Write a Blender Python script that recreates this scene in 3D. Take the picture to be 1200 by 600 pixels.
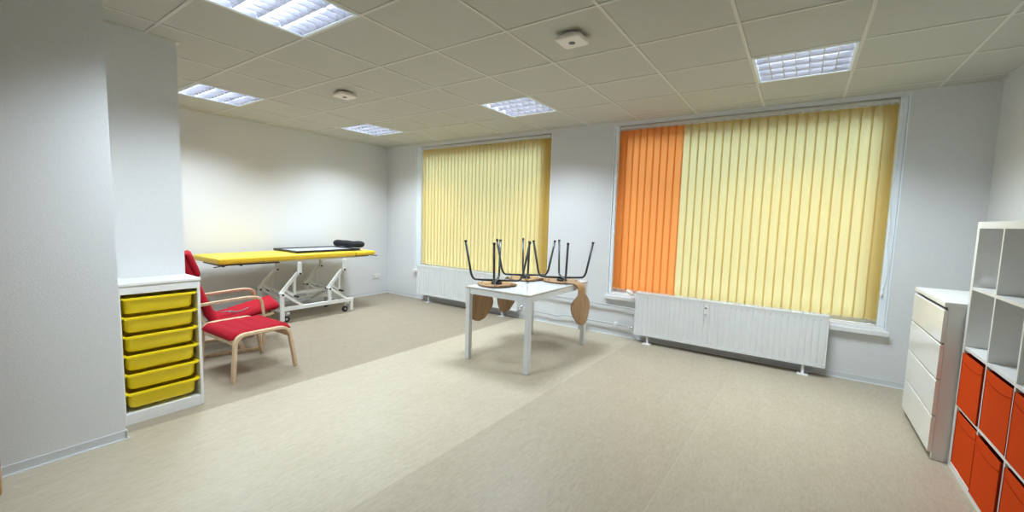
import bpy, bmesh, math, random
from mathutils import Vector, Matrix, Euler
random.seed(4)
S = bpy.context.scene
for o in list(bpy.data.objects): bpy.data.objects.remove(o)
C = S.collection
PI = math.pi

# ------------------------------------------------------------------ camera
def set_camera():
    yaw, pit, rol = 0.6022, 0.08894, 0.0290
    f = Vector((-math.sin(yaw)*math.cos(pit), math.cos(yaw)*math.cos(pit), -math.sin(pit)))
    r0 = Vector((math.cos(yaw), math.sin(yaw), 0)); u0 = r0.cross(f)
    c, s = math.cos(rol), math.sin(rol)
    r = r0*c+u0*s; u = u0*c-r0*s
    cam = bpy.data.cameras.new('camera'); o = bpy.data.objects.new('camera', cam); C.objects.link(o)
    cam.sensor_width = 36; cam.lens = 488.64*36/1200; cam.clip_start = .02
    m = Matrix((r, u, -f)).transposed().to_4x4(); m.translation = Vector((1.0144, -1.6213, 1.4105))
    o.matrix_world = m; S.camera = o
set_camera()

# ------------------------------------------------------------------ light and exposure
S.view_settings.view_transform = 'Standard'; S.view_settings.look = 'None'
S.view_settings.gamma = 1; S.view_settings.use_curve_mapping = False
S.view_settings.exposure = 0.0
LAMP_W = 37.0            # watts of each ceiling lamp
LAMP_COL = (0.80, 0.91, 1.0)
TUBE_E = 9.0
SKY_STRENGTH = 13.0
w = bpy.data.worlds.new('overcast_sky'); S.world = w; w.use_nodes = True
bg = w.node_tree.nodes['Background']; bg.inputs[1].default_value = SKY_STRENGTH
# bright overcast sky above the roofs of a dimmer street
_tc = w.node_tree.nodes.new('ShaderNodeTexCoord'); _sp = w.node_tree.nodes.new('ShaderNodeSeparateXYZ'); _cr = w.node_tree.nodes.new('ShaderNodeValToRGB')
w.node_tree.links.new(_tc.outputs['Generated'], _sp.inputs[0]); w.node_tree.links.new(_sp.outputs['Z'], _cr.inputs[0]); w.node_tree.links.new(_cr.outputs[0], bg.inputs[0])
_cr.color_ramp.elements[0].position = .18; _cr.color_ramp.elements[0].color = (.075, .095, .115, 1)
_cr.color_ramp.elements[1].position = .45; _cr.color_ramp.elements[1].color = (.80, .92, 1.0, 1)

# room
H = 2.6; XL = -5.15; XR = 2.24; YW = 3.33; YB = -2.7; T = .625
XC = -2.29               # face of the wall block left of the camera
XP = -2.77               # face of the pillar behind the drawer rack
# ------------------------------------------------------------------ materials
def mat(name, col, rough=.5, metal=0, spec=.5, noise=None, bump=None, coat=0, emis=None):
    m = bpy.data.materials.new(name); m.use_nodes = True; nt = m.node_tree; b = nt.nodes['Principled BSDF']
    b.inputs['Base Color'].default_value = (*col, 1); b.inputs['Roughness'].default_value = rough
    b.inputs['Metallic'].default_value = metal; b.inputs['Specular IOR Level'].default_value = spec
    b.inputs['Coat Weight'].default_value = coat
    tc = nt.nodes.new('ShaderNodeTexCoord')
    if noise:
        sc, amt, stretch = noise
        mp = nt.nodes.new('ShaderNodeMapping'); mp.inputs['Scale'].default_value = stretch
        n = nt.nodes.new('ShaderNodeTexNoise'); n.inputs['Scale'].default_value = sc; n.inputs['Detail'].default_value = 5
        cr = nt.nodes.new('ShaderNodeValToRGB')
        cr.color_ramp.elements[0].position = .3; cr.color_ramp.elements[1].position = .7
        cr.color_ramp.elements[0].color = (*[max(0, c*(1-amt)) for c in col], 1)
        cr.color_ramp.elements[1].color = (*[min(1, c*(1+amt)) for c in col], 1)
        nt.links.new(tc.outputs['Object'], mp.inputs[0]); nt.links.new(mp.outputs[0], n.inputs['Vector'])
        nt.links.new(n.outputs[0], cr.inputs[0]); nt.links.new(cr.outputs[0], b.inputs['Base Color'])
    if bump:
        sc, st = bump
        n = nt.nodes.new('ShaderNodeTexNoise'); n.inputs['Scale'].default_value = sc; n.inputs['Detail'].default_value = 3
        bp = nt.nodes.new('ShaderNodeBump'); bp.inputs['Strength'].default_value = st; bp.inputs['Distance'].default_value = .002
        nt.links.new(tc.outputs['Object'], n.inputs['Vector']); nt.links.new(n.outputs[0], bp.inputs['Height'])
        nt.links.new(bp.outputs[0], b.inputs['Normal'])
    if emis:
        b.inputs['Emission Color'].default_value = (*emis[0], 1); b.inputs['Emission Strength'].default_value = emis[1]
    return m
def fabric_mat(name, col, tr):
    m = bpy.data.materials.new(name); m.use_nodes = True; nt = m.node_tree; nt.nodes.clear()
    out = nt.nodes.new('ShaderNodeOutputMaterial'); mx = nt.nodes.new('ShaderNodeMixShader'); mx.inputs[0].default_value = .42
    d = nt.nodes.new('ShaderNodeBsdfDiffuse'); t = nt.nodes.new('ShaderNodeBsdfTranslucent')
    tc = nt.nodes.new('ShaderNodeTexCoord'); n = nt.nodes.new('ShaderNodeTexNoise'); n.inputs['Scale'].default_value = 90
    mp = nt.nodes.new('ShaderNodeMapping'); mp.inputs['Scale'].default_value = (1, 1, .25)
    cr = nt.nodes.new('ShaderNodeValToRGB'); cr.color_ramp.elements[0].position = .3; cr.color_ramp.elements[1].position = .7
    cr.color_ramp.elements[0].color = (*[c*.96 for c in tr], 1); cr.color_ramp.elements[1].color = (*tr, 1)
    nt.links.new(tc.outputs['Object'], mp.inputs[0]); nt.links.new(mp.outputs[0], n.inputs['Vector']); nt.links.new(n.outputs[0], cr.inputs[0])
    nt.links.new(cr.outputs[0], t.inputs[0]); d.inputs[0].default_value = (*col, 1)
    nt.links.new(d.outputs[0], mx.inputs[1]); nt.links.new(t.outputs[0], mx.inputs[2]); nt.links.new(mx.outputs[0], out.inputs[0])
    return m
def glass_mat():
    m = bpy.data.materials.new('window_glass'); m.use_nodes = True; nt = m.node_tree; nt.nodes.clear()
    out = nt.nodes.new('ShaderNodeOutputMaterial'); mx = nt.nodes.new('ShaderNodeMixShader'); fr = nt.nodes.new('ShaderNodeFresnel')
    fr.inputs[0].default_value = 1.45
    t = nt.nodes.new('ShaderNodeBsdfTransparent'); g = nt.nodes.new('ShaderNodeBsdfGlossy'); g.inputs['Roughness'].default_value = .02
    nt.links.new(fr.outputs[0], mx.inputs[0]); nt.links.new(t.outputs[0], mx.inputs[1]); nt.links.new(g.outputs[0], mx.inputs[2]); nt.links.new(mx.outputs[0], out.inputs[0])
    return m
def floor_mat():
    m = bpy.data.materials.new('linoleum'); m.use_nodes = True; nt = m.node_tree; b = nt.nodes['Principled BSDF']; L = nt.links.new
    tc = nt.nodes.new('ShaderNodeTexCoord'); geo = tc.outputs['Object']
    # marbled streaks running along the room (y), different tone for each sheet of linoleum
    sp = nt.nodes.new('ShaderNodeSeparateXYZ'); L(geo, sp.inputs[0])
    mp = nt.nodes.new('ShaderNodeMapping'); mp.inputs['Scale'].default_value = (1.0, .28, 1); mp.inputs['Rotation'].default_value = (0, 0, .05); L(geo, mp.inputs[0])
    n1 = nt.nodes.new('ShaderNodeTexNoise'); n1.inputs['Scale'].default_value = 60; n1.inputs['Detail'].default_value = 6; n1.inputs['Distortion'].default_value = 1.2; L(mp.outputs[0], n1.inputs['Vector'])
    n2 = nt.nodes.new('ShaderNodeTexNoise'); n2.inputs['Scale'].default_value = 9; n2.inputs['Detail'].default_value = 5; n2.inputs['Distortion'].default_value = 1.0; L(mp.outputs[0], n2.inputs['Vector'])
    r1 = nt.nodes.new('ShaderNodeValToRGB'); r1.color_ramp.elements[0].position = .35; r1.color_ramp.elements[1].position = .65
    r1.color_ramp.elements[0].color = (.88, .865, .84, 1); r1.color_ramp.elements[1].color = (1, 1, 1, 1); L(n1.outputs[0], r1.inputs[0])
    r2 = nt.nodes.new('ShaderNodeValToRGB'); r2.color_ramp.elements[0].position = .3; r2.color_ramp.elements[1].position = .7
    r2.color_ramp.elements[0].color = (.95, .94, .92, 1); r2.color_ramp.elements[1].color = (1, 1, 1, 1); L(n2.outputs[0], r2.inputs[0])
    base = nt.nodes.new('ShaderNodeValToRGB'); base.color_ramp.interpolation = 'CONSTANT'
    e = base.color_ramp.elements
    sk = nt.nodes.new('ShaderNodeMath'); sk.operation = 'MULTIPLY_ADD'; sk.inputs[1].default_value = -.035; L(sp.outputs['Y'], sk.inputs[0]); L(sp.outputs['X'], sk.inputs[2])
    mr = nt.nodes.new('ShaderNodeMapRange'); mr.inputs[1].default_value = -6; mr.inputs[2].default_value = 4; L(sk.outputs[0], mr.inputs[0])
    def P(x): return (x+6)/10
    cols = [(-6, (.345, .295, .225)), (-2.335, (.50, .45, .35)), (-.67, (.435, .385, .295)), (.475, (.445, .395, .30))]
    e[0].position = 0; e[0].color = (*cols[0][1], 1); e[1].position = P(cols[1][0]); e[1].color = (*cols[1][1], 1)
    for x, c in cols[2:]:
        k = e.new(P(x)); k.color = (*c, 1)
    L(mr.outputs[0], base.inputs[0])
    m1 = nt.nodes.new('ShaderNodeMix'); m1.data_type = 'RGBA'; m1.blend_type = 'MULTIPLY'; m1.inputs[0].default_value = 1
    m2 = nt.nodes.new('ShaderNodeMix'); m2.data_type = 'RGBA'; m2.blend_type = 'MULTIPLY'; m2.inputs[0].default_value = 1
    L(base.outputs[0], m1.inputs[6]); L(r1.outputs[0], m1.inputs[7]); L(m1.outputs[2], m2.inputs[6]); L(r2.outputs[0], m2.inputs[7])
    # welded seam lines
    prev = m2.outputs[2]
    for x0 in (-2.335, -.67, .475):
        sb = nt.nodes.new('ShaderNodeMath'); sb.operation = 'SUBTRACT'; sb.inputs[1].default_value = x0; L(sk.outputs[0], sb.inputs[0])
        ab = nt.nodes.new('ShaderNodeMath'); ab.operation = 'ABSOLUTE'; L(sb.outputs[0], ab.inputs[0])
        lt = nt.nodes.new('ShaderNodeMath'); lt.operation = 'LESS_THAN'; lt.inputs[1].default_value = .003; L(ab.outputs[0], lt.inputs[0])
        ml = nt.nodes.new('ShaderNodeMath'); ml.operation = 'MULTIPLY'; ml.inputs[1].default_value = .55; L(lt.outputs[0], ml.inputs[0])
        mm = nt.nodes.new('ShaderNodeMix'); mm.data_type = 'RGBA'; L(ml.outputs[0], mm.inputs[0]); L(prev, mm.inputs[6]); mm.inputs[7].default_value = (.50, .44, .33, 1)
        prev = mm.outputs[2]
    L(prev, b.inputs['Base Color']); b.inputs['Roughness'].default_value = .42; b.inputs['Specular IOR Level'].default_value = .35
    bp = nt.nodes.new('ShaderNodeBump'); bp.inputs['Strength'].default_value = .15; bp.inputs['Distance'].default_value = .001; L(n1.outputs[0], bp.inputs['Height']); L(bp.outputs[0], b.inputs['Normal'])
    return m
def wood_mat(name, c1, c2, rough=.45, scale=(30, 3, 30)):
    m = bpy.data.materials.new(name); m.use_nodes = True; nt = m.node_tree; b = nt.nodes['Principled BSDF']; L = nt.links.new
    tc = nt.nodes.new('ShaderNodeTexCoord'); mp = nt.nodes.new('ShaderNodeMapping'); mp.inputs['Scale'].default_value = scale
    n = nt.nodes.new('ShaderNodeTexNoise'); n.inputs['Scale'].default_value = 1.5; n.inputs['Detail'].default_value = 6; n.inputs['Distortion'].default_value = .6
    cr = nt.nodes.new('ShaderNodeValToRGB'); cr.color_ramp.elements[0].position = .3; cr.color_ramp.elements[1].position = .72
    cr.color_ramp.elements[0].color = (*c1, 1); cr.color_ramp.elements[1].color = (*c2, 1)
    L(tc.outputs['Object'], mp.inputs[0]); L(mp.outputs[0], n.inputs['Vector']); L(n.outputs[0], cr.inputs[0]); L(cr.outputs[0], b.inputs['Base Color'])
    b.inputs['Roughness'].default_value = rough
    return m
M = dict(
    wall=mat('wall_paint', (.74, .75, .76), .9, spec=.2, noise=(120, .03, (1, 1, 1)), bump=(160, .35)),
    ceiling=mat('mineral_tile', (.545, .545, .49), .95, spec=.1, noise=(220, .05, (1, 1, 1)), bump=(180, .4)),
    grid=mat('grid_bar', (.66, .655, .60), .5, spec=.3),
    floor=floor_mat(),
    base=mat('skirting_vinyl', (.66, .68, .70), .5),
    baseline=mat('skirting_lip', (.82, .84, .86), .4),
    pvc=mat('window_pvc', (.86, .94, .99), .3),
    sill=mat('sill_stone', (.80, .80, .80), .4, noise=(30, .04, (1, 1, 1))),
    glass=glass_mat(),
    yellow_fab=fabric_mat('yellow_blind_fabric', (.62, .34, .075), (.93, .93, .52)),
    orange_fab=fabric_mat('orange_blind_fabric', (.80, .27, .06), (1.0, .42, .13)),
    alu=mat('aluminium', (.72, .73, .74), .35, metal=.6),
    white_plastic=mat('white_plastic', (.82, .82, .80), .4),
    radiator=mat('radiator_enamel', (.76, .78, .78), .35, noise=(6, .02, (1, 1, 1))),
    dark=mat('dark_gap', (.04, .04, .045), .7),
    pipe=mat('painted_pipe', (.52, .53, .54), .35),
    chrome=mat('chrome', (.7, .7, .72), .18, metal=1),
    white_lam=mat('white_laminate', (.80, .80, .78), .3, noise=(12, .015, (1, 1, 1))),
    white_gloss=mat('white_drawer_foil', (.84, .83, .79), .12, spec=.6),
    table_top=mat('table_laminate', (.66, .68, .70), .12, spec=.7, noise=(10, .015, (1, 1, 1))),
    table_edge=mat('beige_edge', (.50, .47, .40), .5),
    table_frame=mat('table_steel', (.70, .72, .73), .3),
    beech=wood_mat('beech_ply', (.29, .165, .075), (.43, .265, .13), .4, (26, 26, 3)),
    beech_edge=wood_mat('ply_edge', (.16, .09, .045), (.26, .15, .08), .5, (3, 3, 90)),
    birch=wood_mat('birch', (.58, .41, .25), (.70, .53, .35), .45, (20, 20, 4)),
    door_wood=wood_mat('door_frame_wood', (.45, .24, .10), (.58, .34, .16), .4, (20, 20, 3)),
    leg=mat('dark_tube', (.055, .06, .065), .3, metal=.5),
    rubber=mat('black_rubber', (.02, .02, .02), .6),
    red=mat('red_cotton', (.37, .006, .018), .85, spec=.2, noise=(90, .22, (1, 1, 1)), bump=(260, .6)),
    yellow_vinyl=mat('yellow_vinyl', (.83, .56, .03), .38, noise=(5, .04, (1, 1, 1)), bump=(200, .12)),
    yellow_plastic=mat('yellow_plastic', (.93, .72, .008), .35, noise=(5, .03, (1, 1, 1))),
    bed_steel=mat('white_bed_steel', (.78, .79, .77), .35),
    black=mat('black_frame', (.012, .012, .014), .45),
    board=mat('board_face', (.50, .52, .54), .35),
    black_cloth=mat('black_cloth', (.01, .01, .012), .85, bump=(150, .5)),
    orange_felt=mat('orange_felt', (.64, .062, .004), .9, spec=.1, noise=(160, .10, (1, 1, 1)), bump=(260, .6)),
    orange_dark=mat('orange_seam', (.40, .035, .004), .95, spec=.1),
    lamp_body=mat('lamp_louvre', (.66, .67, .74), .25, metal=.5),
    tube=mat('fluorescent_tube', (.9, .95, 1), .3, emis=((.82, .92, 1.0), TUBE_E)),
    grey_strap=mat('grey_webbing', (.30, .31, .32), .6),
    grip=mat('painted_gap_shade', (.16, .15, .13), .7),  # dark tone carries the shade seen between the drawer fronts
    hole=mat('sensor_lens', (.03, .025, .02), .3),
    sensor=mat('cream_plastic', (.85, .81, .74), .45),
)
# ------------------------------------------------------------------ mesh helpers
def nb(): return bmesh.new()
def box(bm, x0, x1, y0, y1, z0, z1, mi=0):
    v = [bm.verts.new(p) for p in ((x0,y0,z0),(x1,y0,z0),(x1,y1,z0),(x0,y1,z0),(x0,y0,z1),(x1,y0,z1),(x1,y1,z1),(x0,y1,z1))]
    for f in ((0,3,2,1),(4,5,6,7),(0,1,5,4),(1,2,6,5),(2,3,7,6),(3,0,4,7)):
        bm.faces.new([v[i] for i in f]).material_index = mi
def quad(bm, pts, mi=0):
    f = bm.faces.new([bm.verts.new(p) for p in pts]); f.material_index = mi; return f
def rbox(x0, x1, y0, y1, z0, z1, r=.005, seg=2):
    b = nb(); box(b, x0, x1, y0, y1, z0, z1)
    bmesh.ops.bevel(b, geom=list(b.edges), offset=r, segments=seg, affect='EDGES', profile=.6); return b
def merge(dst, src):
    me = bpy.data.meshes.new('t'); src.to_mesh(me); dst.from_mesh(me); bpy.data.meshes.remove(me); src.free()
def tube(bm, pts, r, n=10, mi=0, cap=True):
    pts = [Vector(p) for p in pts]; rings = []
    prev = None
    for i, p in enumerate(pts):
        a = pts[max(0, i-1)]; b = pts[min(len(pts)-1, i+1)]; t = (b-a).normalized()
        if prev is None:
            up = Vector((0, 0, 1)) if abs(t.z) < .9 else Vector((1, 0, 0)); n1 = t.cross(up).normalized()
        else: n1 = (prev-t*prev.dot(t)).normalized()
        prev = n1; n2 = t.cross(n1)
        rr = r[i] if isinstance(r, (list, tuple)) else r
        rings.append([bm.verts.new(p+(n1*math.cos(2*PI*k/n)+n2*math.sin(2*PI*k/n))*rr) for k in range(n)])
    for a, b in zip(rings, rings[1:]):
        for k in range(n):
            f = bm.faces.new((a[k], a[(k+1) % n], b[(k+1) % n], b[k])); f.material_index = mi; f.smooth = True
    if cap:
        bm.faces.new(rings[0][::-1]).material_index = mi; bm.faces.new(rings[-1]).material_index = mi
def rounded(pts, r, n=6):
    pts = [Vector(p) for p in pts]; out = [pts[0]]
    for a, p, b in zip(pts, pts[1:], pts[2:]):
        d1 = (a-p); d2 = (b-p); q = min(r, d1.length*.49, d2.length*.49)
        s = p+d1.normalized()*q; e = p+d2.normalized()*q
        for k in range(n+1):
            t = k/n; out.append(s*(1-t)**2+p*2*t*(1-t)+e*t*t)
    out.append(pts[-1]); return out
def bar(bm, a, b, w, h, side=Vector((1, 0, 0)), mi=0):
    """rectangular bar from a to b; w measured along side, h across"""
    a = Vector(a); b = Vector(b); t = (b-a).normalized(); s = (side-t*side.dot(t)).normalized(); u = t.cross(s)
    vs = []
    for p in (a, b):
        vs.append([bm.verts.new(p+s*(i*w/2)+u*(j*h/2)) for i, j in ((-1,-1),(1,-1),(1,1),(-1,1))])
    for k in range(4): bm.faces.new((vs[0][k], vs[0][(k+1) % 4], vs[1][(k+1) % 4], vs[1][k])).material_index = mi
    bm.faces.new(vs[0][::-1]).material_index = mi; bm.faces.new(vs[1]).material_index = mi
def band(bm, path, x0, x1, t, mi=0):
    """bent lath: path of (y,z), width x0..x1, thickness t"""
    pts = [Vector((0, p[0], p[1])) for p in path]; rows = []
    for i, p in enumerate(pts):
        a = pts[max(0, i-1)]; b = pts[min(len(pts)-1, i+1)]; d = (b-a).normalized(); n = Vector((0, -d.z, d.y))*(t/2)
        rows.append([bm.verts.new(Vector((x, 0, 0))+p+n*s) for x, s in ((x0,1),(x1,1),(x1,-1),(x0,-1))])
    for a, b in zip(rows, rows[1:]):
        for k in range(4): bm.faces.new((a[k], a[(k+1) % 4], b[(k+1) % 4], b[k])).material_index = mi
    bm.faces.new(rows[0][::-1]); bm.faces.new(rows[-1])
def obj(name, bm, m, parent=None, smooth=None, bevel=None):
    bmesh.ops.recalc_face_normals(bm, faces=bm.faces)
    me = bpy.data.meshes.new(name); bm.to_mesh(me); bm.free()
    for k in (m if isinstance(m, (list, tuple)) else [m]): me.materials.append(k)
    o = bpy.data.objects.new(name, me); C.objects.link(o)
    if parent: o.parent = parent
    if smooth:
        me.shade_smooth() if hasattr(me, 'shade_smooth') else None
        me.set_sharp_from_angle(angle=smooth)
    if bevel:
        md = o.modifiers.new('bevel', 'BEVEL'); md.width = bevel; md.segments = 2; md.limit_method = 'ANGLE'; md.angle_limit = .6
    return o
def thing(name, label, cat, loc=(0, 0, 0), rz=0, group=None):
    o = bpy.data.objects.new(name, None); C.objects.link(o); o.location = loc; o.rotation_euler = (0, 0, rz); o.empty_display_size = .1
    return tag(o, label, cat, group)
def tag(o, label, cat, group=None):
    o['label'] = label; o['category'] = cat
    if group: o['group'] = group
    return o
def struct(name, bm, m, parent=None, **k):
    o = obj(name, bm, m, parent, **k)
    if parent is None: o['kind'] = 'structure'
    return o
def dup(root, loc, rz=0, label=None):
    def cp(o, par):
        c = o.copy(); C.objects.link(c)
        if par: c.parent = par
        for ch in kids[o.name]: cp(ch, c)
        return c
    kids = {}
    def coll(o):
        kids[o.name] = list(o.children)
        for ch in o.children: coll(ch)
    coll(root); r = cp(root, None); r.location = loc; r.rotation_euler = (root.rotation_euler[0], root.rotation_euler[1], rz)
    if label: r['label'] = label
    return r

# ------------------------------------------------------------------ room shell
b = nb(); box(b, XL-.2, XR+.2, YB-.2, YW+.42, -.2, 0); struct('floor', b, M['floor'])
b = nb(); box(b, XL-.2, XL, -1.2, YW+.3, 0, H+.2); struct('wall_left', b, M['wall'])
b = nb(); box(b, XR, XR+.2, YB-.2, YW+.3, 0, H+.2); struct('wall_right', b, M['wall'])
b = nb(); box(b, XC, XR, YB-.2, YB, 0, H+.2); struct('wall_near', b, M['wall'])
b = nb(); box(b, XL, XP-.30, -1.4, -1.2, 0, H+.2); struct('wall_alcove', b, M['wall'])
b = nb(); box(b, XP-.30, XC, YB-.2, -.93, 0, H+.2); struct('wall_block', b, M['wall'])
b = nb(); box(b, XP-.30, XP, -.93, -.45, 0, H+.2); struct('wall_pillar', b, M['wall'])
W1 = (-4.40, -1.80, .50, 2.56); W2 = (-.915, 1.70, .50, 2.56)
b = nb(); D = .42
for x0, x1 in ((XL, W1[0]), (W1[1], W2[0]), (W2[1], XR)): box(b, x0, x1, YW, YW+D, 0, H+.2)
for W in (W1, W2):
    box(b, W[0], W[1], YW, YW+D, 0, W[2]); box(b, W[0], W[1], YW, YW+D, W[3], H+.2)
struct('wall_windows', b, M['wall'])
# ceiling tiles with the lamp openings left free
LAMPS = [(-3, -1), (-7, 0), (-7, 3), (-3, 3), (1, 3)]
b = nb(); i0 = math.floor(XL/T); i1 = math.ceil(XR/T); j0 = math.floor(YB/T); j1 = math.ceil(YW/T)
for i in range(i0, i1):
    for j in range(j0, j1):
        if (i, j) in LAMPS: continue
        x0, x1, y0, y1 = max(i*T, XL), min(i*T+T, XR), max(j*T, YB), min(j*T+T, YW)
        box(b, x0, x1, y0, y1, H+.004, H+.03)
struct('ceiling', b, M['ceiling'])
b = nb(); g = .010
def outside(x, y): return False
for i in range(i0+1, i1): box(b, i*T-g, i*T+g, YB, YW, H, H+.0035)
for j in range(j0+1, j1):
    for i in range(i0, i1):
        x0, x1 = max(i*T+g, XL), min(i*T+T-g, XR); box(b, x0, x1, j*T-g, j*T+g, H, H+.0035)
struct('trim_1', b, M['grid'])
b = nb(); e = .022
box(b, XL, XR, YW-e, YW, H-.002, H+.003); box(b, XL, XL+e, -1.2, YW-e, H-.002, H+.003); box(b, XR-e, XR, YB, YW-e, H-.002, H+.003)
box(b, XC, XC+e, YB, -.93, H-.002, H+.003); box(b, XP, XC+e, -.93, -.93+e, H-.002, H+.003); box(b, XP, XP+e, -.93+e, -.45+e, H-.002, H+.003); box(b, XP-.30, XP, -.45, -.45+e, H-.002, H+.003)
struct('trim_2', b, M['grid'])
# roof above so no daylight enters through the lamp openings
b = nb(); box(b, XL, XR, YB, YW, H+.16, H+.2); struct('ceiling_slab', b, M['wall'])
# baseboards: flat vinyl strip with a pale lip where it meets the floor
def baseboard(name, runs, h=.055):
    b = nb()
    for x0, x1, y0, y1, side in runs:
        t = .006; l = .013
        if side == 'x+': box(b, x0, x0+t, y0, y1, .008, h, 0); box(b, x0, x0+l, y0, y1, 0, .008, 1)
        if side == 'x-': box(b, x0-t, x0, y0, y1, .008, h, 0); box(b, x0-l, x0, y0, y1, 0, .008, 1)
        if side == 'y-': box(b, x0, x1, y0-t, y0, .008, h, 0); box(b, x0, x1, y0-l, y0, 0, .008, 1)
        if side == 'y+': box(b, x0, x1, y0, y0+t, .008, h, 0); box(b, x0, x1, y0, y0+l, 0, .008, 1)
    return struct(name, b, [M['base'], M['baseline']])
baseboard('baseboard_left', [(XL, 0, -1.2, YW, 'x+')])
baseboard('baseboard_windows', [(XL, XR, YW, 0, 'y-')])
baseboard('baseboard_right', [(XR, 0, YB, YW, 'x-')])
baseboard('baseboard_block', [(XC, 0, -1.42, -.93, 'x+'), (XP, XC+.013, -.93, 0, 'y+')])
baseboard('baseboard_pillar', [(XP, 0, -.93, -.45, 'x+')])
# door with wooden frame in the block beside the camera (its frame edge shows at the left border)
b = nb()
box(b, XC, XC+.02, -1.53, -1.46, 0, 2.06); box(b, XC, XC+.02, -2.46, -2.385, 0, 2.06); box(b, XC, XC+.02, -2.385, -1.53, 2.01, 2.06)
dr = struct('door_1', b, M['door_wood'], bevel=.004)
b = nb(); A = Vector((XC+.03, -2.36, 1.0)); Bq = Vector((-2.095, -1.43, 1.0)); bar(b, A, Bq, 2.0, .04, Vector((0, 0, 1)))
for v in b.verts: v.co.z = max(v.co.z, .008)
obj('door_leaf', b, M['door_wood'], dr, bevel=.002)
b = nb(); q = Bq+(A-Bq).normalized()*.08; n = Vector((.97, -.2, 0)); tube(b, [q, q+n*.07], .010); e2 = (A-Bq).normalized(); tube(b, [q+n*.066, q+n*.068+e2*.12], .009)
obj('door_handle', b, M['alu'], dr)

# ------------------------------------------------------------------ windows
def window(n, W, fw, casing):
    x0, x1, z0, z1 = W; y0, y1 = YW+.095, YW+.165; fb = .045; ft = .065
    b = nb()
    for q in ((x0, x0+fw, z0+.03, z1), (x1-fw, x1, z0+.03, z1), (x0+fw, x1-fw, z0+.03, z0+.03+fb), (x0+fw, x1-fw, z1-ft, z1)):
        box(b, q[0], q[1], y0, y1, q[2], q[3])
    o = struct('window_%d' % n, b, M['pvc'], bevel=.004)
    b = nb(); s = .05; X0, X1, Z0, Z1 = x0+fw, x1-fw, z0+.03+fb, z1-ft; yy0, yy1 = y0+.012, y1-.01
    for q in ((X0, X0+s, Z0, Z1), (X1-s, X1, Z0, Z1), (X0+s, X1-s, Z0, Z0+s), (X0+s, X1-s, Z1-s, Z1)):
        box(b, q[0], q[1], yy0, yy1, q[2], q[3])
    obj('window_sash', b, M['pvc'], o, bevel=.006)
    b = nb(); box(b, X0+s, X1-s, y0+.035, y0+.041, Z0+s, Z1-s); obj('glass_pane', b, M['glass'], o)
    b = nb(); box(b, x0+.001, x1-.001, YW-.001, y0, z0+.001, z0+.03); box(b, x0-.03, x1+.03, YW-.045, YW-.001, z0-.045, z0+.03-.032)
    box(b, x0+.001, x1-.001, YW-.012, YW-.001, z0-.002, z0+.03)
    obj('window_sill', b, M['sill'], o, bevel=.003)
    b = nb(); box(b, x0-.012, x0-.001, YW-.004, YW+.0, z0, z1+.01); box(b, x1+.001, x1+.012, YW-.004, YW+.0, z0, z1+.01)
    obj('reveal_edging', b, M['pvc'], o)
    b = nb(); l, rr = casing
    box(b, x0+.001, x0+l, YW+.006, y0-.001, z0+.031, z1-.001); box(b, x1-rr, x1-.001, YW+.006, y0-.001, z0+.031, z1-.001)
    obj('side_casing', b, M['pvc'], o, bevel=.005)
    return o
window(1, W1, .11, (.112, .004)); window(2, W2, .095, (.040, .052))

# ------------------------------------------------------------------ vertical blinds
def blind(name, label, x0, x1, n_or, pitch, zb, zt, cord=False):
    yb = YW+.022; W = x1-x0; n = round(W/pitch); pitch = W/n
    t = thing(name, label, 'blind', (x0, yb, zb))
    b = nb(); box(b, 0, W, -.022, .022, zt-zb, zt-zb+.03); obj('headrail', b, M['alu'], t, bevel=.003)
    for k in range(n):
        x = (k+.5)*pitch; w = pitch*.5+.008; ang = math.radians(6 if k < n*.5 else 9)
        b = nb(); rows = []; S_ = 6
        for zz in (0, (zt-zb)*.5, zt-zb-.012):
            row = []
            for q in range(S_+1):
                u = -1+2*q/S_; bow = .004*(1-u*u)
                row.append(b.verts.new((x+u*w*math.cos(ang)-bow*math.sin(ang), -u*w*math.sin(ang)-bow*math.cos(ang), zz)))
            rows.append(row)
        for a, c in zip(rows, rows[1:]):
            for q in range(S_): b.faces.new((a[q], a[q+1], c[q+1], c[q])).smooth = True
        sl = obj('slat', b, M['orange_fab'] if k < n_or else M['yellow_fab'], t)
        if k < n_or: sl['label'] = 'orange fabric slat'
        b = nb(); box(b, x-.010, x+.010, -.012, -.006, zt-zb-.014, zt-zb+.012); obj('carrier_hook', b, M['white_plastic'], sl)
    b = nb()
    for k in range(n): 
        x = (k+.5)*pitch; tube(b, [(x-pitch*.5, -.013, .012), (x, -.016, .006), (x+pitch*.5, -.013, .012)], .0012, 4)
    obj('bottom_chain', b, M['white_plastic'], t)
    if cord:
        b = nb(); pts = []
        for k in range(40):
            u = k/39; z = (zt-zb)-u*(1.66); pts.append((W+.030+.012*math.sin(u*9)+.006*math.sin(u*23), -.028+.01*math.sin(u*7), z))
        tube(b, pts, .0022, 6); tube(b, [(pts[-1][0], pts[-1][1], pts[-1][2]), (pts[-1][0], pts[-1][1], pts[-1][2]-.05)], [.004, .009], 8)
        obj('pull_cord', b, M['white_plastic'], t)
    return t
blind('vertical_blind', 'all-yellow vertical slat blind covering the left window', -4.268, -1.815, 0, .0725, .605, 2.515)
blind('vertical_blind', 'vertical slat blind with an orange band at left, yellow elsewhere, right window', -.856, 1.632, 9, .080, .585, 2.515, True)

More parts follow.
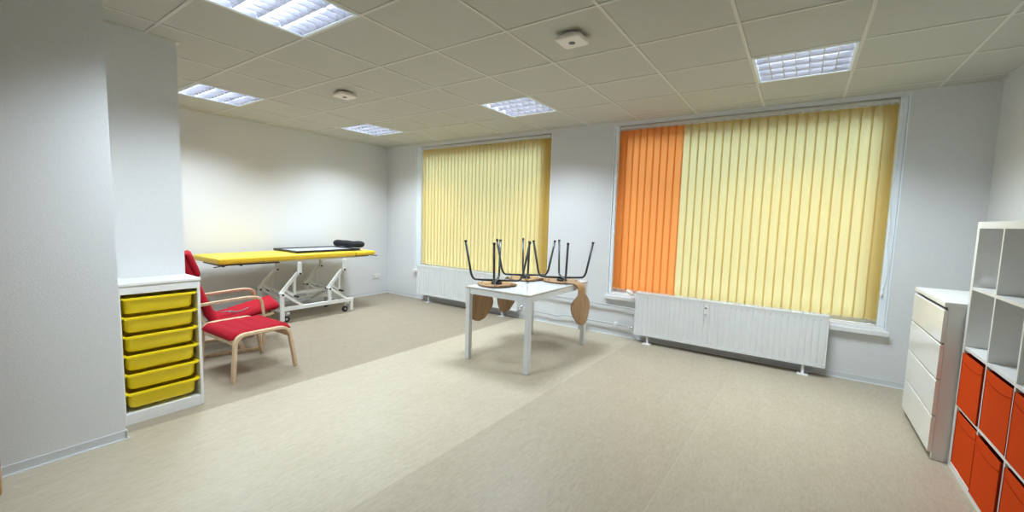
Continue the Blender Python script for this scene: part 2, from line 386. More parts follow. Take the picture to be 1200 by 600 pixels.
# ------------------------------------------------------------------ ceiling lamps
def lamp(label):
    t = thing('ceiling_lamp', label, 'lamp', (0, 0, H), 0, 'recessed louvre lamps in the tiled ceiling')
    h = T/2-.012; d = .085
    b = nb()
    box(b, -h, h, -h, h, d, d+.004); box(b, -h-.002, -h, -h, h, .002, d+.004); box(b, h, h+.002, -h, h, .002, d+.004); box(b, -h, h, -h-.002, -h, .002, d+.004); box(b, -h, h, h, h+.002, .002, d+.004)
    obj('housing', b, M['lamp_body'], t)
    b = nb(); f = .018
    box(b, -h, h, -h, -h+f, -.004, .002); box(b, -h, h, h-f, h, -.004, .002); box(b, -h, -h+f, -h+f, h-f, -.004, .002); box(b, h-f, h, -h+f, h-f, -.004, .002)
    obj('frame', b, M['pvc'], t)
    b = nb(); i = h-f; nx, ny = 7, 4
    for k in range(1, nx):
        x = -i+2*i*k/nx; box(b, x-.0035, x+.0035, -i, i, .001, .036)
    for k in range(0, ny+1):       # V shaped reflector profiles between the tubes
        y = -i+2*i*k/ny
        wv = .017
        a = [(-i, y-wv, .040), (-i, y, .001), (-i, y+wv, .040)]
        c = [(i, p[1], p[2]) for p in a]
        va = [b.verts.new(p) for p in a]; vc = [b.verts.new(p) for p in c]
        for q in range(3): b.faces.new((va[q], va[(q+1) % 3], vc[(q+1) % 3], vc[q]))
        b.faces.new(va); b.faces.new(vc[::-1])
    obj('louvre', b, M['lamp_body'], t)
    for k in range(ny):
        y = -i+2*i*(k+.5)/ny
        b = nb(); tube(b, [(-i+.01, y, .056), (i-.01, y, .056)], .011, 10); obj('tube', b, M['tube'], t)
    L = bpy.data.lights.new('lamp_light', 'AREA'); L.shape = 'SQUARE'; L.size = 2*h-.03; L.energy = LAMP_W; L.color = LAMP_COL; L.spread = math.radians(130)
    lo = bpy.data.objects.new('lamp_light', L); C.objects.link(lo); lo.parent = t; lo.location = (0, 0, -.0045)
    return t
lab = {(-3, -1): 'large square louvre ceiling lamp at the top edge, nearest the camera and brightest', (-7, 0): 'recessed louvre ceiling lamp next to the pillar on the left',
       (-7, 3): 'small-looking recessed louvre ceiling lamp nearest the far left room corner', (-3, 3): 'recessed louvre ceiling lamp in front of the gap between the two windows',
       (1, 3): 'recessed louvre ceiling lamp with white cross bars above the right window'}
lamp0 = None
for ij in LAMPS:
    if lamp0 is None:
        lamp0 = lamp(lab[ij]); lamp0.location = (ij[0]*T+T/2, ij[1]*T+T/2, H)
    else: dup(lamp0, (ij[0]*T+T/2, ij[1]*T+T/2, H), 0, lab[ij])

# ceiling sensors
def sensor(label, x, y, rz):
    t = thing('ceiling_sensor', label, 'sensor', (x, y, H), rz, 'square sensors on the ceiling')
    b = nb(); tube(b, [(0, 0, 0), (0, 0, -.022)], .065, 32); obj('mounting_ring', b, M['sensor'], t)
    b = nb(); rings = []
    for hw, z in ((.080, -.018), (.086, -.022), (.086, -.040), (.080, -.046)):
        pts = []
        for cx, cy, a0 in ((1, 1, 0), (-1, 1, 90), (-1, -1, 180), (1, -1, 270)):
            for q in range(6):
                a = math.radians(a0+q*18); pts.append(b.verts.new((cx*(hw-.022)+.022*math.cos(a), cy*(hw-.022)+.022*math.sin(a), z)))
        rings.append(pts)
    for p, c in zip(rings, rings[1:]):
        for q in range(24): b.faces.new((p[q], p[(q+1) % 24], c[(q+1) % 24], c[q]))
    b.faces.new(rings[0]); b.faces.new(rings[-1][::-1])
    obj('cover', b, M['sensor'], t)
    b = nb(); tube(b, [(0, 0, -.044), (0, 0, -.049)], .021, 24); obj('lens', b, M['hole'], t)
    return t
s0 = sensor('square cream ceiling sensor with dark round lens, nearer one between the lamps', -.29, .89, 0)
dup(s0, (-2.77, .90, H), 0, 'smaller-looking square ceiling sensor farther away on the left')

# ------------------------------------------------------------------ radiators
def radiator(label, x0, x1, z0, z1, yf, feet):
    t = thing('radiator', label, 'radiator', (x0, yf, 0)); W = x1-x0; dz = .022
    n = round(W/.0505); p = W/n
    def panel(yo, sg):
        b = nb(); prof = []
        for k in range(n):
            a = k*p
            prof += [(a, 0), (a+p*.62, 0), (a+p*.70, .0045), (a+p*.92, .0045)]
        prof.append((W, 0))
        zs = [(z0, 0), (z0+.028, 0), (z0+.040, 1), (z1-.050, 1), (z1-.038, 0), (z1-.006, 0)]
        rows = [[b.verts.new((x, yo+sg*d*k, z)) for x, d in prof] for z, k in zs]
        for r, s in zip(rows, rows[1:]):
            for q in range(len(prof)-1): b.faces.new((r[q], r[q+1], s[q+1], s[q]))
        return b
    b = panel(0, 1); box(b, 0, W, .008, .014, z0, z1-.006); obj('front_panel', b, M['radiator'], t)
    b = nb(); box(b, 0, W, .084, .098, z0, z1-.006); obj('back_panel', b, M['radiator'], t)
    b = nb()
    for k in range(int(W/.0333)):
        x = .015+k*.0333; box(b, x, x+.002, .0141, .0839, z0+.03, z1-.03)
    obj('convector_fins', b, M['radiator'], t)
    b = nb(); box(b, -.004, W+.004, -.003, .003, z1-.012, z1); box(b, -.004, W+.004, .095, .101, z1-.012, z1)
    k = 0; x = 0
    while x < W-.01:
        wide = .012 if (k % 18) else .05
        box(b, x, min(x+wide*.5, W), .003, .095, z1-.008, z1-.002); x += wide*.5+.014; k += 1
    for u in (.30, .50, .70): box(b, 0, W, .098*u-.003, .098*u+.003, z1-.007, z1-.001)
    obj('top_grille', b, M['radiator'], t)
    for xx, lb in ((-.004, 0), (W-.0, 1)):
        b = nb(); box(b, xx, xx+.004, -.003, .101, z0+.01, z1-.004); obj('side_panel', b, M['radiator'], t, bevel=.001)
    for xf in feet:
        f = nb(); box(f, xf-x0-.012, xf-x0+.012, .02, .05, .006, z0+.05); box(f, xf-x0-.045, xf-x0+.045, -.015, .085, 0, .008)
        obj('foot', f, M['white_plastic'] if x0 > -1 else M['pipe'], t, bevel=.002)
    return t, W
r1, W_ = radiator('white ribbed panel radiator under the left window, behind the table', -4.195, -2.19, .115, .60, 3.18, [-3.95, -2.45])
b = nb(); tube(b, [(2.005, .05, .155), (2.06, .05, .155), ], .011); tube(b, [(2.06, .05, .12), (2.06, .05, .20)], .016); obj('valve', b, M['chrome'], r1)
r2, W_ = radiator('wide white ribbed panel radiator under the right window', -.512, 1.295, .098, .595, 3.18, [-.36, 1.13])
b = nb(); box(b, .742, .778, -.012, -.001, .455, .545); mt = obj('heat_meter', b, M['white_plastic'], r2, bevel=.004)
b = nb(); box(b, .750, .770, -.0135, -.012, .515, .527); obj('meter_display', b, M['dark'], mt)
b = nb(); tube(b, [(.76, -.012, .43), (.76, -.020, .43)], .012, 16); obj('meter_sensor', b, M['table_frame'], r2)
b = nb(); tube(b, [(-.002, .05, .56), (-.055, .05, .56)], .011); tube(b, [(-.05, .05, .56), (-.075, .045, .57), (-.125, .035, .60)], [.018, .022, .020], 14); obj('thermostat_knob', b, M['white_plastic'], r2)
b = nb(); tube(b, [(-.002, .05, .145), (-.05, .05, .145)], .013); tube(b, [(-.035, .05, .125), (-.035, .05, .170)], .016); obj('lower_valve', b, M['chrome'], r2)
# heating pipes along the wall between the radiators
t = thing('heating_pipes', 'two grey heating pipes running along the wall between the radiators', 'pipe', (0, 0, 0))
b = nb(); tube(b, rounded([(-2.13, 3.245, .155), (-2.11, 3.29, .155), (-1.60, 3.29, .125), (-1.50, 3.29, .155), (-.62, 3.29, .150), (-.575, 3.235, .148)], .03), .009, 10); obj('lower_pipe', b, M['pipe'], t)
b = nb(); tube(b, rounded([(-2.10, 3.29, .40), (-.60, 3.29, .372), (-.55, 3.25, .372), (-.515, 3.23, .372)], .03), .009, 10); obj('upper_pipe', b, M['pipe'], t)
for x in (-1.27, -1.165, -2.02):
    b = nb(); tube(b, [(x, 3.29, .148), (x, 3.29, .0)], .010, 10); obj('riser', b, M['pipe'], t)
b = nb(); box(b, -1.24, -1.20, 3.28, 3.328, .36, .40); box(b, -1.85, -1.81, 3.28, 3.328, .37, .41); box(b, -.80, -.77, 3.28, 3.328, .14, .17); obj('pipe_clip', b, M['white_plastic'], t)

# ------------------------------------------------------------------ table and the three upturned chairs
TX0, TX1, TY0, TY1, TZ = -1.665, -.915, 1.485, 2.715, .735
t = thing('table', 'white rectangular table with square legs carrying three upturned chairs', 'table', ((TX0+TX1)/2, (TY0+TY1)/2, 0))
hx, hy = (TX1-TX0)/2, (TY1-TY0)/2
b = nb(); box(b, -hx, hx, -hy, hy, TZ-.016, TZ-.002); obj('edge_band', b, M['table_edge'], t, bevel=.002)
b = nb(); box(b, -hx+.002, hx-.002, -hy+.002, hy-.002, TZ-.002, TZ); obj('table_top', b, M['table_top'], t)
b = nb(); a = .052; z0, z1 = TZ-.068, TZ-.017
box(b, -hx+a, hx-a, -hy+.004, -hy+.034, z0, z1); box(b, -hx+a, hx-a, hy-.034, hy-.004, z0, z1); box(b, -hx+.004, -hx+.034, -hy+a, hy-a, z0, z1); box(b, hx-.034, hx-.004, -hy+a, hy-a, z0, z1)
obj('apron', b, M['table_frame'], t, bevel=.002)
for sx in (-1, 1):
    for sy in (-1, 1):
        b = nb(); cx, cy = sx*(hx-.026), sy*(hy-.026); box(b, cx-.024, cx+.024, cy-.024, cy+.024, .006, TZ-.017); box(b, cx-.02, cx+.02, cy-.02, cy+.02, 0, .006)
        obj('leg', b, M['table_frame'], t, bevel=.003)

def make_chair(label):
    """upturned: root lies on the table, seat below, legs pointing up; back towards local +X"""
    t = thing('chair', label, 'chair', (0, 0, 0), 0, 'bentwood chairs upturned on the white table')
    # centre line of the plywood shell (x outwards to the back, z) and half width
    prof = [(-.195, .020, .02), (-.19, .016, .075), (-.17, .010, .125), (-.13, .006, .163), (-.07, .006, .188), (0, .006, .195), (.07, .006, .180), (.12, .006, .145), (.165, .006, .100), (.20, .003, .072),
            (.228, -.006, .060), (.25, -.025, .056), (.262, -.055, .056), (.266, -.09, .058), (.267, -.112, .072), (.268, -.135, .105), (.270, -.165, .143), (.273, -.205, .166), (.275, -.24, .170), (.278, -.285, .160), (.281, -.33, .138), (.285, -.375, .103), (.288, -.41, .074), (.290, -.43, .02)]
    b = nb(); rows_t = []; rows_b = []; N = 10; th = .0055
    for i, (x, z, hw) in enumerate(prof):
        a = Vector((prof[max(0, i-1)][0], 0, prof[max(0, i-1)][1])); c = Vector((prof[min(len(prof)-1, i+1)][0], 0, prof[min(len(prof)-1, i+1)][1])); d = (c-a).normalized(); n = Vector((-d.z, 0, d.x))
        rt, rb = [], []
        for k in range(N+1):
            u = -1+2*k/N; bow = (0 if z < 0 else .004)*u*u
            if x > .262: bow = -.018*(u*hw/.17)**2
            p = Vector((x, u*hw, z))+n*bow
            rt.append(b.verts.new(p+n*th)); rb.append(b.verts.new(p-n*th))
        rows_t.append(rt); rows_b.append(rb)
    for R in (rows_t, rows_b):
        for p, q in zip(R, R[1:]):
            for k in range(N): b.faces.new((p[k], p[k+1], q[k+1], q[k])).smooth = True
    for k in range(N):
        b.faces.new((rows_t[0][k], rows_t[0][k+1], rows_b[0][k+1], rows_b[0][k])).material_index = 1
        b.faces.new((rows_t[-1][k], rows_t[-1][k+1], rows_b[-1][k+1], rows_b[-1][k])).material_index = 1
    for i in range(len(prof)-1):
        for k in (0, N): b.faces.new((rows_t[i][k], rows_t[i+1][k], rows_b[i+1][k], rows_b[i][k])).material_index = 1
    sh = obj('seat_shell', b, [M['beech'], M['beech_edge']], t, smooth=.7)
    b = nb(); tube(b, [(0, 0, .0125), (0, 0, .034)], .055, 20); obj('mounting_plate', b, M['leg'], t)
    for a in (45, 135, 225, 315):
        c, s = math.cos(math.radians(a)), math.sin(math.radians(a))
        b = nb(); tube(b, rounded([(c*.03, s*.03, .048), (c*.235, s*.235, .052), (c*.262, s*.262, .10), (c*.325, s*.325, .435)], .055, 8), .0115, 10)
        lg = obj('leg', b, M['leg'], t)
        b = nb(); tube(b, [(c*.3245, s*.3245, .432), (c*.327, s*.327, .447)], .0145, 10); obj('foot_cap', b, M['rubber'], lg)
        b = nb(); tube(b, [(c*.150, s*.150, .038), (c*.150, s*.150, .0105)], .006, 8); obj('spacer', b, M['white_plastic'], lg)
    b = nb(); tube(b, [(0, 0, .034), (0, 0, .060)], .030, 16); obj('hub', b, M['leg'], t)
    return t
ch = make_chair('upturned plywood chair on the table corner nearest the camera, back hanging over the left edge')
ch.location = (-1.487, 1.755, TZ+.001); ch.rotation_euler = (0, 0, math.radians(166))
dup(ch, (-1.505, 2.315, TZ+.001), math.radians(174), 'middle upturned plywood chair at the back of the table, its back hanging far left')
dup(ch, (-1.105, 2.445, TZ+.001), math.radians(-9), 'rightmost upturned plywood chair with waisted back hanging over the right table edge')

# ------------------------------------------------------------------ drawer rack with yellow tubs
t = thing('storage_rack', 'low white storage rack holding six yellow tubs in front of the pillar', 'storage rack', (XP+.002, -.90, 0))
RX = .285; RW = .445; RH = .93
b = nb(); box(b, 0, RX+.006, -.004, RW+.004, RH-.02, RH); obj('top_panel', b, M['white_lam'], t, bevel=.003)
for y in (0, RW-.018):
    b = nb(); box(b, 0, RX, y, y+.018, 0, RH-.02); sp = obj('side_panel', b, M['white_lam'], t, bevel=.002)
b = nb(); box(b, 0, .006, .018, RW-.018, .07, RH-.02); obj('back_panel', b, M['white_lam'], t)
b = nb(); box(b, RX-.018, RX, .018, RW-.018, RH-.072, RH-.0201); obj('top_rail', b, M['white_lam'], t)
b = nb(); box(b, .006, RX-.002, .018, RW-.018, .055, .07); box(b, RX-.012, RX-.002, .018, RW-.018, 0, .055); obj('plinth', b, M['white_lam'], t)
pit = .1255; ZR = .205
for k in range(6):
    zr = ZR+k*pit
    b = nb(); box(b, .01, RX-.006, .018, .026, zr-.013, zr-.007); box(b, .01, RX-.006, RW-.026, RW-.018, zr-.013, zr-.007); obj('runner', b, M['white_plastic'], t)
rack = t
names = ['lowest of the six', 'fifth from the top', 'fourth from the top', 'third from the top', 'second from the top', 'topmost of the six']
def tub():
    x = thing('storage_tub', '', 'tub', (0, 0, 0), 0, 'yellow plastic tubs in the white rack')
    b = nb(); y0, y1 = .030, RW-.030; x0, x1 = .012, RX-.006; h = .106
    # tapered open box with rounded corners
    def ring(ins, z, r=.035):
        pts = []
        for cx, cy, a0 in ((x1-ins-r, y1-ins-r, 0), (x0+ins+r, y1-ins-r, 90), (x0+ins+r, y0+ins+r, 180), (x1-ins-r, y0+ins+r, 270)):
            for q in range(6):
                a = math.radians(a0+q*18); pts.append((cx+r*math.cos(a), cy+r*math.sin(a), z))
        return [b.verts.new(p) for p in pts]
    R = [ring(.020, -h), ring(.012, -h+.012), ring(.006, -.014), ring(.004, -.006)]
    I = [ring(.008, -.006), ring(.010, -.014), ring(.016, -h+.014)]
    seq = R+I
    for p, q in zip(seq, seq[1:]):
        for k in range(len(p)): b.faces.new((p[k], p[(k+1) % len(p)], q[(k+1) % len(p)], q[k])).smooth = True
    b.faces.new(R[0]); b.faces.new(I[-1])
    obj('tub_body', b, M['yellow_plastic'], x, smooth=.8)
    b = nb()
    def rr(xa, xb, ya, yb, z): return [(xa, ya, z), (xb, ya, z), (xb, yb, z), (xa, yb, z)]
    o = (x0-.001, x1+.010, y0-.011, y1+.011); i = (x0+.008, x1-.008, y0+.008, y1-.008)
    box(b, o[0], o[1], o[2], i[2], -.006, -.001); box(b, o[0], o[1], i[3], o[3], -.006, -.001); box(b, o[0], i[0], i[2], i[3], -.006, -.001); box(b, i[1], o[1], i[2], i[3], -.006, -.001)
    box(b, i[1]+.013, o[1], o[2]+.012, o[3]-.012, -.016, -.006)
    obj('rim', b, M['yellow_plastic'], x, bevel=.002)
    return x
tb = tub(); base = rack.location
for k in range(6):
    o = tb if k == 0 else dup(tb, (0, 0, 0))
    o.location = (base[0], base[1], ZR+k*pit)
    o['label'] = 'yellow plastic tub in the white rack, %s' % names[k]
# ------------------------------------------------------------------ bentwood armchair and footstool
t = thing('armchair', 'red cushioned birch armchair between the white rack and the treatment couch', 'armchair', (-3.80, .22, 0), math.radians(-17))
for s in (-1, 1):
    xx = s*.275
    b = nb(); pth = [(p.y, p.z) for p in rounded([(0, -.36, .014), (0, .215, .014), (0, .275, .03), (0, .29, .30), (0, .265, .535), (0, .16, .55), (0, -.30, .505)], .085, 8)]
    band(b, pth, xx-.022, xx+.022, .026); obj('arm_frame', b, M['birch'], t, bevel=.004, smooth=.6)
    b = nb(); pth = [(p.y, p.z) for p in rounded([(0, .38, .36), (0, -.10, .24), (0, -.20, .30), (0, -.42, .96)], .12, 8)]
    xx = s*.235; band(b, pth, xx-.016, xx+.016, .024); obj('seat_frame', b, M['birch'], t, bevel=.003, smooth=.6)
for y, z in ((.34, .335), (-.08, .232), (-.30, .55), (-.36, .74)):
    b = nb(); tube(b, [(-.225, y, z), (.225, y, z)], .014, 10); obj('cross_rail', b, M['birch'], t)
for y, z in ((-.33, .014), (.10, .016)):
    b = nb(); box(b, -.256, .256, y-.02, y+.02, z-.012, z+.012); obj('floor_rail', b, M['birch'], t, bevel=.003)
def cushion(bm, path, hw, th, tuft=.0, nx=14):
    """padded strip following (y,z) path; th = list or const thickness"""
    pts = [Vector((0, *p)) for p in path]; n = len(pts); top = []; bot = []
    L = 0; acc = [0]
    for a, c in zip(pts, pts[1:]): L += (c-a).length; acc.append(L)
    for i, p in enumerate(pts):
        a = pts[max(0, i-1)]; c = pts[min(n-1, i+1)]; d = (c-a).normalized(); nn = Vector((0, -d.z, d.y)) if True else 0
        e = min(acc[i], L-acc[i]); ex = min(1, (e+.004)/.035); ex = math.sqrt(max(0, 1-(1-ex)**2))
        rt, rb = [], []
        for k in range(nx+1):
            u = -1+2*k/nx; au = abs(u); w = math.sqrt(max(0, 1-max(0, (au-.88)/.12)**2))
            q = th*.5*max(.10, w)*max(.12, ex); q -= tuft*(.5+.5*math.cos(acc[i]*2*PI/.105))*(w*ex) * (.6+.4*abs(math.cos(u*PI*2)))
            rt.append(bm.verts.new(Vector((u*hw, 0, 0))+p+nn*q)); rb.append(bm.verts.new(Vector((u*hw, 0, 0))+p-nn*th*.5*max(.10, w)*max(.12, ex)))
        top.append(rt); bot.append(rb)
    for R in (top, bot):
        for a, c in zip(R, R[1:]):
            for k in range(nx): bm.faces.new((a[k], a[k+1], c[k+1], c[k])).smooth = True
    for i in range(n-1):
        for k in (0, nx): bm.faces.new((top[i][k], top[i+1][k], bot[i+1][k], bot[i][k])).smooth = True
    for i in (0, n-1):
        for k in range(nx): bm.faces.new((top[i][k], top[i][k+1], bot[i][k+1], bot[i][k])).smooth = True
def dense(path, step=.018):
    out = []
    for a, c in zip(path, path[1:]):
        k = max(1, int((c-a).length/step))
        for q in range(k): out.append(a+(c-a)*(q/k))
    out.append(path[-1]); return out
b = nb(); pth = [(p.y, p.z) for p in dense(rounded([(0, -.385, 1.0), (0, -.145, .335), (0, -.10, .295), (0, .43, .435)], .06, 6))]
cushion(b, pth[::-1], .265, .075, .010); obj('seat_cushion', b, M['red'], t)
b = nb(); pth = [(p.y, p.z) for p in dense([Vector((0, -.325, .995)), Vector((0, -.245, .77))])]
cushion(b, pth[::-1], .225, .07, .004); obj('headrest', b, M['red'], t)
b = nb()
tube(b, rounded([(.05, -.06, .375), (.12, -.02, .40), (.16, .03, .385), (.20, .10, .405), (.18, .16, .425)], .03), .006, 6); tube(b, rounded([(.10, -.08, .385), (.17, -.05, .40), (.10, .02, .395), (.19, .05, .40)], .03), .005, 6)
tag(obj('strap', b, M['grey_strap']), 'thin grey strap lying on the red armchair seat', 'strap')
so = bpy.data.objects['strap']; so.location = (-3.80, .22, .0); so.rotation_euler = (0, 0, math.radians(-17))

t = thing('footstool', 'red cushioned birch footstool in front of the armchair', 'footstool', (-3.04, .085, 0), math.radians(1.5))
for s in (-1, 1):
    xx = s*.305
    b = nb(); pth = [(p.y, p.z) for p in rounded([(0, -.262, 0), (0, -.235, .385), (0, .20, .385), (0, .262, 0)], .085, 8)]
    band(b, pth, xx-.022, xx+.022, .026); obj('leg_frame', b, M['birch'], t, bevel=.004, smooth=.6)
for s in (-1, 1):
    b = nb(); y = s*.215-.01; box(b, -.283, .283, y-.012, y+.012, .295, .345); obj('side_rail', b, M['birch'], t, bevel=.003)
b = nb(); pth = [(p.y, p.z) for p in dense([Vector((0, -.262, .350)), Vector((0, -.215, .375)), Vector((0, .19, .378)), Vector((0, .235, .360))])]
cushion(b, pth, .281, .060, .008); obj('seat_cushion', b, M['red'], t)

# ------------------------------------------------------------------ treatment couch
BX0, BX1, BY0, BY1 = -5.03, -4.30, .33, 2.43
t = thing('treatment_couch', 'yellow padded treatment couch on a white scissor frame along the left wall', 'couch', (0, 0, 0))
for y0, y1, z0, z1, nm in ((BY0, .805, .800, .872, 0), (.812, 2.085, .800, .872, 1), (2.095, BY1, .806, .866, 2)):
    b = rbox(BX0, BX1, y0, y1, z0, z1, .024, 5)
    bmesh.ops.subdivide_edges(b, edges=[e for e in b.edges if e.calc_length() > .3], cuts=5, use_grid_fill=True)
    for v in b.verts:
        if v.co.z > z1-.001:
            u = (v.co.x-BX0)/(BX1-BX0)*2-1; w2 = (v.co.y-y0)/(y1-y0)*2-1; v.co.z += .006*(1-u*u)*(1-w2*w2)
    obj('cushion_section', b, M['yellow_vinyl'], t, smooth=.9)
b = nb()
for x in (-4.42, -4.91): box(b, x-.02, x+.02, .42, 2.36, .772, .799)
for y in (.45, 1.24, 1.87, 2.3): box(b, -4.89, -4.44, y-.02, y+.02, .772, .798)
obj('top_frame', b, M['bed_steel'], t, bevel=.002)
b = nb(); bar(b, (-4.36, .42, .788), (-4.36, 1.02, .780), .02, .016); bar(b, (-4.36, .50, .788), (-4.34, .30, .772), .012, .010); bar(b, (-4.9, .40, .780), (-4.34, .40, .775), .02, .014, Vector((0, 1, 0)))
bar(b, (-4.88, .60, .785), (-4.38, .60, .770), .02, .014, Vector((0, 1, 0))); bar(b, (-4.36, 2.08, .800), (-4.36, 2.34, .795), .02, .014); bar(b, (-4.5, 2.34, .795), (-4.30, 2.46, .790), .012, .010)
obj('adjusting_lever', b, M['black'], t)
zz = Vector((1, 0, 0))
for x in (-4.29, -4.87):
    b = nb(); s = .042
    bar(b, (x, 1.012, .035), (x, 1.012, .395), s, s); obj('post', b, M['bed_steel'], t, bevel=.003)
    b = nb(); bar(b, (x, 1.0332, .185), (x, 2.02, .178), s*.98, .048); obj('base_beam', b, M['bed_steel'], t, bevel=.003)
    b = nb(); bar(b, (x, 1.995, .155), (x, 1.995, .02), s*.98, s); obj('post', b, M['bed_steel'], t, bevel=.003)
    b = nb(); bar(b, (x, 1.66, .205), (x, 1.66, .385), s*.96, .035); obj('post', b, M['bed_steel'], t, bevel=.003)
    for y in (1.015, 1.655):
        b = nb(); bar(b, (x, y+.02, .372), (x, y+.25, .205), s*.7, .034); obj('brace', b, M['bed_steel'], t, bevel=.003)
        b = nb(); xi = x-.0 if x > -4.5 else x; bar(b, (x-.036, y-.01, .370), (x-.036, y+.225, .635), .03, .042); obj('lift_arm', b, M['bed_steel'], t, bevel=.003)
        b = nb(); bar(b, (x, y+.228, .615), (x, y+.228, .775), .040, .040); obj('support_leg', b, M['bed_steel'], t, bevel=.003)
        b = nb(); bar(b, (x-.066, y+.04, .435), (x-.066, y+.185, .325), .028, .036); bar(b, (x-.066, y+.19, .325), (x-.066, y+.19, .590), .028, .032); obj('link', b, M['bed_steel'], t, bevel=.003)
        b = nb()
        for yy, z2 in ((y, .372), (y+.225, .625), (y+.188, .325)):
            tube(b, [(x-.085, yy, z2), (x+.030, yy, z2)], .013, 12)
        obj('pivot_bolt', b, M['black'], t)
    for y in (1.085, 1.925):
        b = nb(); xi = x-.05 if x > -4.5 else x+.05; tube(b, [(xi-.012, y, .042), (xi+.012, y, .042)], .042, 20); w_ = obj('caster', b, M['rubber'], t)
        b = nb(); tube(b, [(xi-.014, y, .042), (xi+.014, y, .042)], .014, 12); bar(b, (xi, y, .085), (xi, y, .150), .03, .02); obj('caster_fork', b, M['pipe'], w_)
for y, z in ((1.10, .12), (1.96, .13)):
    b = nb(); bar(b, (-4.31, y, z), (-4.85, y, z), .036, .036, Vector((0, 1, 0))); obj('cross_beam', b, M['bed_steel'], t, bevel=.003)
for y in (1.205, 1.845):
    b = nb(); bar(b, (-4.38, y, .325), (-4.93, y, .325), .032, .032, Vector((0, 1, 0))); obj('cross_beam', b, M['bed_steel'], t, bevel=.003)
b = nb(); bar(b, (-4.58, 1.222, .322), (-4.58, 1.83, .322), .04, .04); obj('actuator_beam', b, M['bed_steel'], t, bevel=.003)
b = nb(); tube(b, [(-4.60, 1.15, .18), (-4.60, 1.55, .21)], .028, 14); tube(b, [(-4.60, 1.55, .21), (-4.60, 1.80, .30)], .014, 10); obj('hydraulic_cylinder', b, M['pipe'], t)

# framed board lying on the couch, black bolster
t = thing('framed_board', 'black-framed pale board lying flat on the yellow couch', 'board', (-4.71, 1.745, .8785), math.radians(-1.5))
b = nb(); a, c, f = .32, .475, .03
box(b, -a, a, -c, -c+f, 0, .026); box(b, -a, a, c-f, c, 0, .026); box(b, -a, -a+f, -c+f, c-f, 0, .026); box(b, a-f, a, -c+f, c-f, 0, .026); obj('board_frame', b, M['black'], t, bevel=.002)
b = nb(); box(b, -a+f, a-f, -c+f, c-f, .004, .014); obj('board_panel', b, M['board'], t)
b = nb(); pts = []; rr = []
for k in range(21):
    u = k/20; pts.append((-.29+.58*u, .006*math.sin(u*5), .054+.003*math.sin(u*8))); rr.append(.054*(math.sqrt(max(.05, 1-(2*u-1)**10)))*(1+.05*math.sin(u*17)))
tube(b, pts, rr, 16)
o = obj('bolster', b, M['black_cloth']); o.location = (-4.64, 2.20, .910); o.rotation_euler = (0, 0, math.radians(14)); o.scale = (1.0, 1.15, .92)
tag(o, 'black rolled cushion at the right end of the yellow couch', 'cushion')

# wall sockets
def socket(label, y, z, plug=False):
    t = thing('wall_socket', label, 'socket', (XL, y, z))
    b = nb(); box(b, 0, .010, -.075, .075, -.038, .038); obj('cover_plate', b, M['white_plastic'], t, bevel=.003)
    for s in (-.036, .036):
        b = nb(); tube(b, [(.0098, s, 0), (.0115, s, 0)], .020, 20); q = obj('outlet', b, M['table_frame'], t)
        b = nb(); tube(b, [(.0114, s-.009, 0), (.0122, s-.009, 0)], .003, 8); tube(b, [(.0114, s+.009, 0), (.0122, s+.009, 0)], .003, 8); obj('pin_hole', b, M['dark'], q)
    if plug:
        b = nb(); tube(b, [(.012, .036, 0), (.045, .036, 0)], .018, 14)
        k = obj('power_plug', b, M['black']); k.location = (XL, y, z); tag(k, 'black plug in the wall socket behind the armchair', 'plug')
socket('white double wall socket near the far left room corner', 3.09, .325)
socket('white double wall socket beneath the treatment couch, above the armchair arm', 1.19, .30, True)

# ------------------------------------------------------------------ chest of drawers
CX, CY0, CY1, CZ = 1.765, 1.91, 2.71, .985
t = thing('chest_of_drawers', 'white chest of four drawers against the right wall below the window corner', 'chest', (CX, CY0, 0))
D_ = XR-.004-CX; Wd = CY1-CY0
b = nb(); box(b, 0, D_, -.0, Wd, CZ-.030, CZ); obj('top_panel', b, M['white_lam'], t, bevel=.002)
for y in (0, Wd-.025):
    b = nb(); box(b, .020, D_, y, y+.025, 0, CZ-.0305); obj('side_panel', b, M['white_lam'], t, bevel=.001)
b = nb(); box(b, D_-.01, D_, .025, Wd-.025, .05, CZ-.031); box(b, .06, .075, .025, Wd-.025, 0, .06); obj('carcass_back', b, M['white_lam'], t)
zs = [.045, .280, .510, .735, .948]
for k in range(4):
    z0, z1 = zs[k], zs[k+1]-.012
    b = nb()
    # front with an undercut grip along its top edge, slanting inward
    pr = [(0, z0), (0, z1-.004), (.004, z1), (.019, z1), (.019, z0)]
    va = [b.verts.new((x, .002, z)) for x, z in pr]; vb = [b.verts.new((x, Wd-.002, z)) for x, z in pr]
    for q in range(5): b.faces.new((va[q], va[(q+1) % 5], vb[(q+1) % 5], vb[q]))
    b.faces.new(va); b.faces.new(vb[::-1])
    dr = obj('drawer', b, M['white_gloss'], t)
    b = nb(); box(b, .0195, .35, .030, Wd-.030, z0+.02, z0+.15); obj('drawer_box', b, M['white_lam'], dr)
    b = nb(); box(b, .034, .038, .0255, Wd-.0255, z1-.035, z1+.0115); obj('gap_shade_strip', b, M['grip'], dr)  # dark strip behind the gap, shade painted into its colour

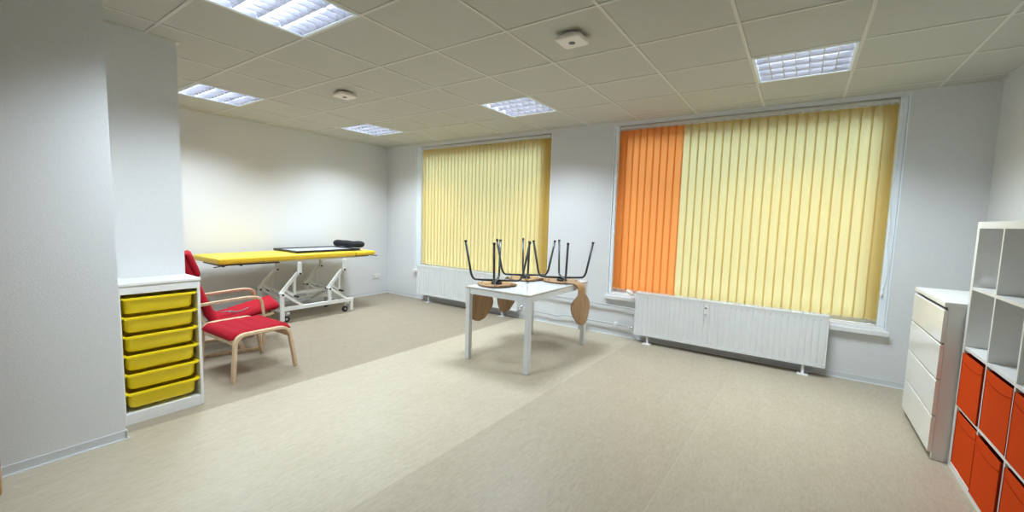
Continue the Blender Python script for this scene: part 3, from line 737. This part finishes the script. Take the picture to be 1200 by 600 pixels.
# ------------------------------------------------------------------ cube bookcase with orange fabric boxes
KX, KY1, KZ = 1.855, 1.893, 1.47
KD = XR-.004-KX; KW = 1.47; th = .038; ti = .016; cell = (KW-2*th-3*ti)/4
t = thing('cube_bookcase', 'tall white four by four cube bookcase along the right wall', 'bookcase', (KX, KY1-KW, 0))
for y in (0, KW-th):
    b = nb(); box(b, 0, KD, y, y+th, 0, KZ-th); obj('side_panel', b, M['white_lam'], t, bevel=.0015)
b = nb(); box(b, 0, KD, 0, KW, KZ-th, KZ); obj('top_panel', b, M['white_lam'], t, bevel=.0015)
b = nb(); box(b, 0, KD, th, KW-th, 0, th); obj('bottom_panel', b, M['white_lam'], t, bevel=.0015)
for k in range(3):
    z = th+cell*(k+1)+ti*k; b = nb(); box(b, .002, KD, th, KW-th, z, z+ti); obj('shelf', b, M['white_lam'], t)
for r in range(4):
    for k in range(3):
        y = th+cell*(k+1)+ti*k; z = th+(cell+ti)*r; b = nb(); box(b, .002, KD, y, y+ti, z, z+cell); obj('divider', b, M['white_lam'], t)
def fbox():
    x = thing('fabric_box', '', 'fabric box', (0, 0, 0), 0, 'orange fabric boxes in the cube bookcase')
    s = cell-.010; h = cell-.020; d = KD-.03; th_ = .005
    b = nb(); box(b, 0, d, 0, s, 0, .006)
    box(b, 0, th_, 0, s, .006, h); box(b, d-th_, d, 0, s, .006, h); box(b, th_, d-th_, 0, th_, .006, h); box(b, th_, d-th_, s-th_, s, .006, h)
    for v in b.verts:
        if v.co.x < .001: v.co.x += .0
    obj('box_body', b, M['orange_felt'], x, bevel=.0015)
    b = nb(); pts = []; 
    for k in range(13):
        u = -1+2*k/12; pts.append((-.001, s/2+u*s*.49, h-.040-.020*(1-u*u)))
    tube(b, pts, .0022, 6); obj('pull_seam', b, M['orange_dark'], x)
    for q in (0, s-.005): b = nb(); box(b, -.0015, .007, q, q+.005, .003, h+.0005); obj('corner_piping', b, M['orange_dark'], x)
    return x
colname = ['in the column nearest the camera', 'in the second column from the camera', 'in the column next to the farthest', 'in the farthest column beside the chest']
fb = None
for c in range(3, -1, -1):
    for r in range(2):
        loc = (KX+{(3,1):-.004,(3,0):.003,(2,1):.002,(2,0):-.005,(1,1):-.001,(1,0):.001}.get((c, r), .002), KY1-KW+th+(cell+ti)*c+.005, th+(cell+ti)*r+.0005)
        if fb is None: fb = fbox(); o = fb; o.location = loc
        else: o = dup(fb, loc)
        o['label'] = 'orange fabric box in the %s row, %s' % (['bottom', 'upper'][r], colname[c])
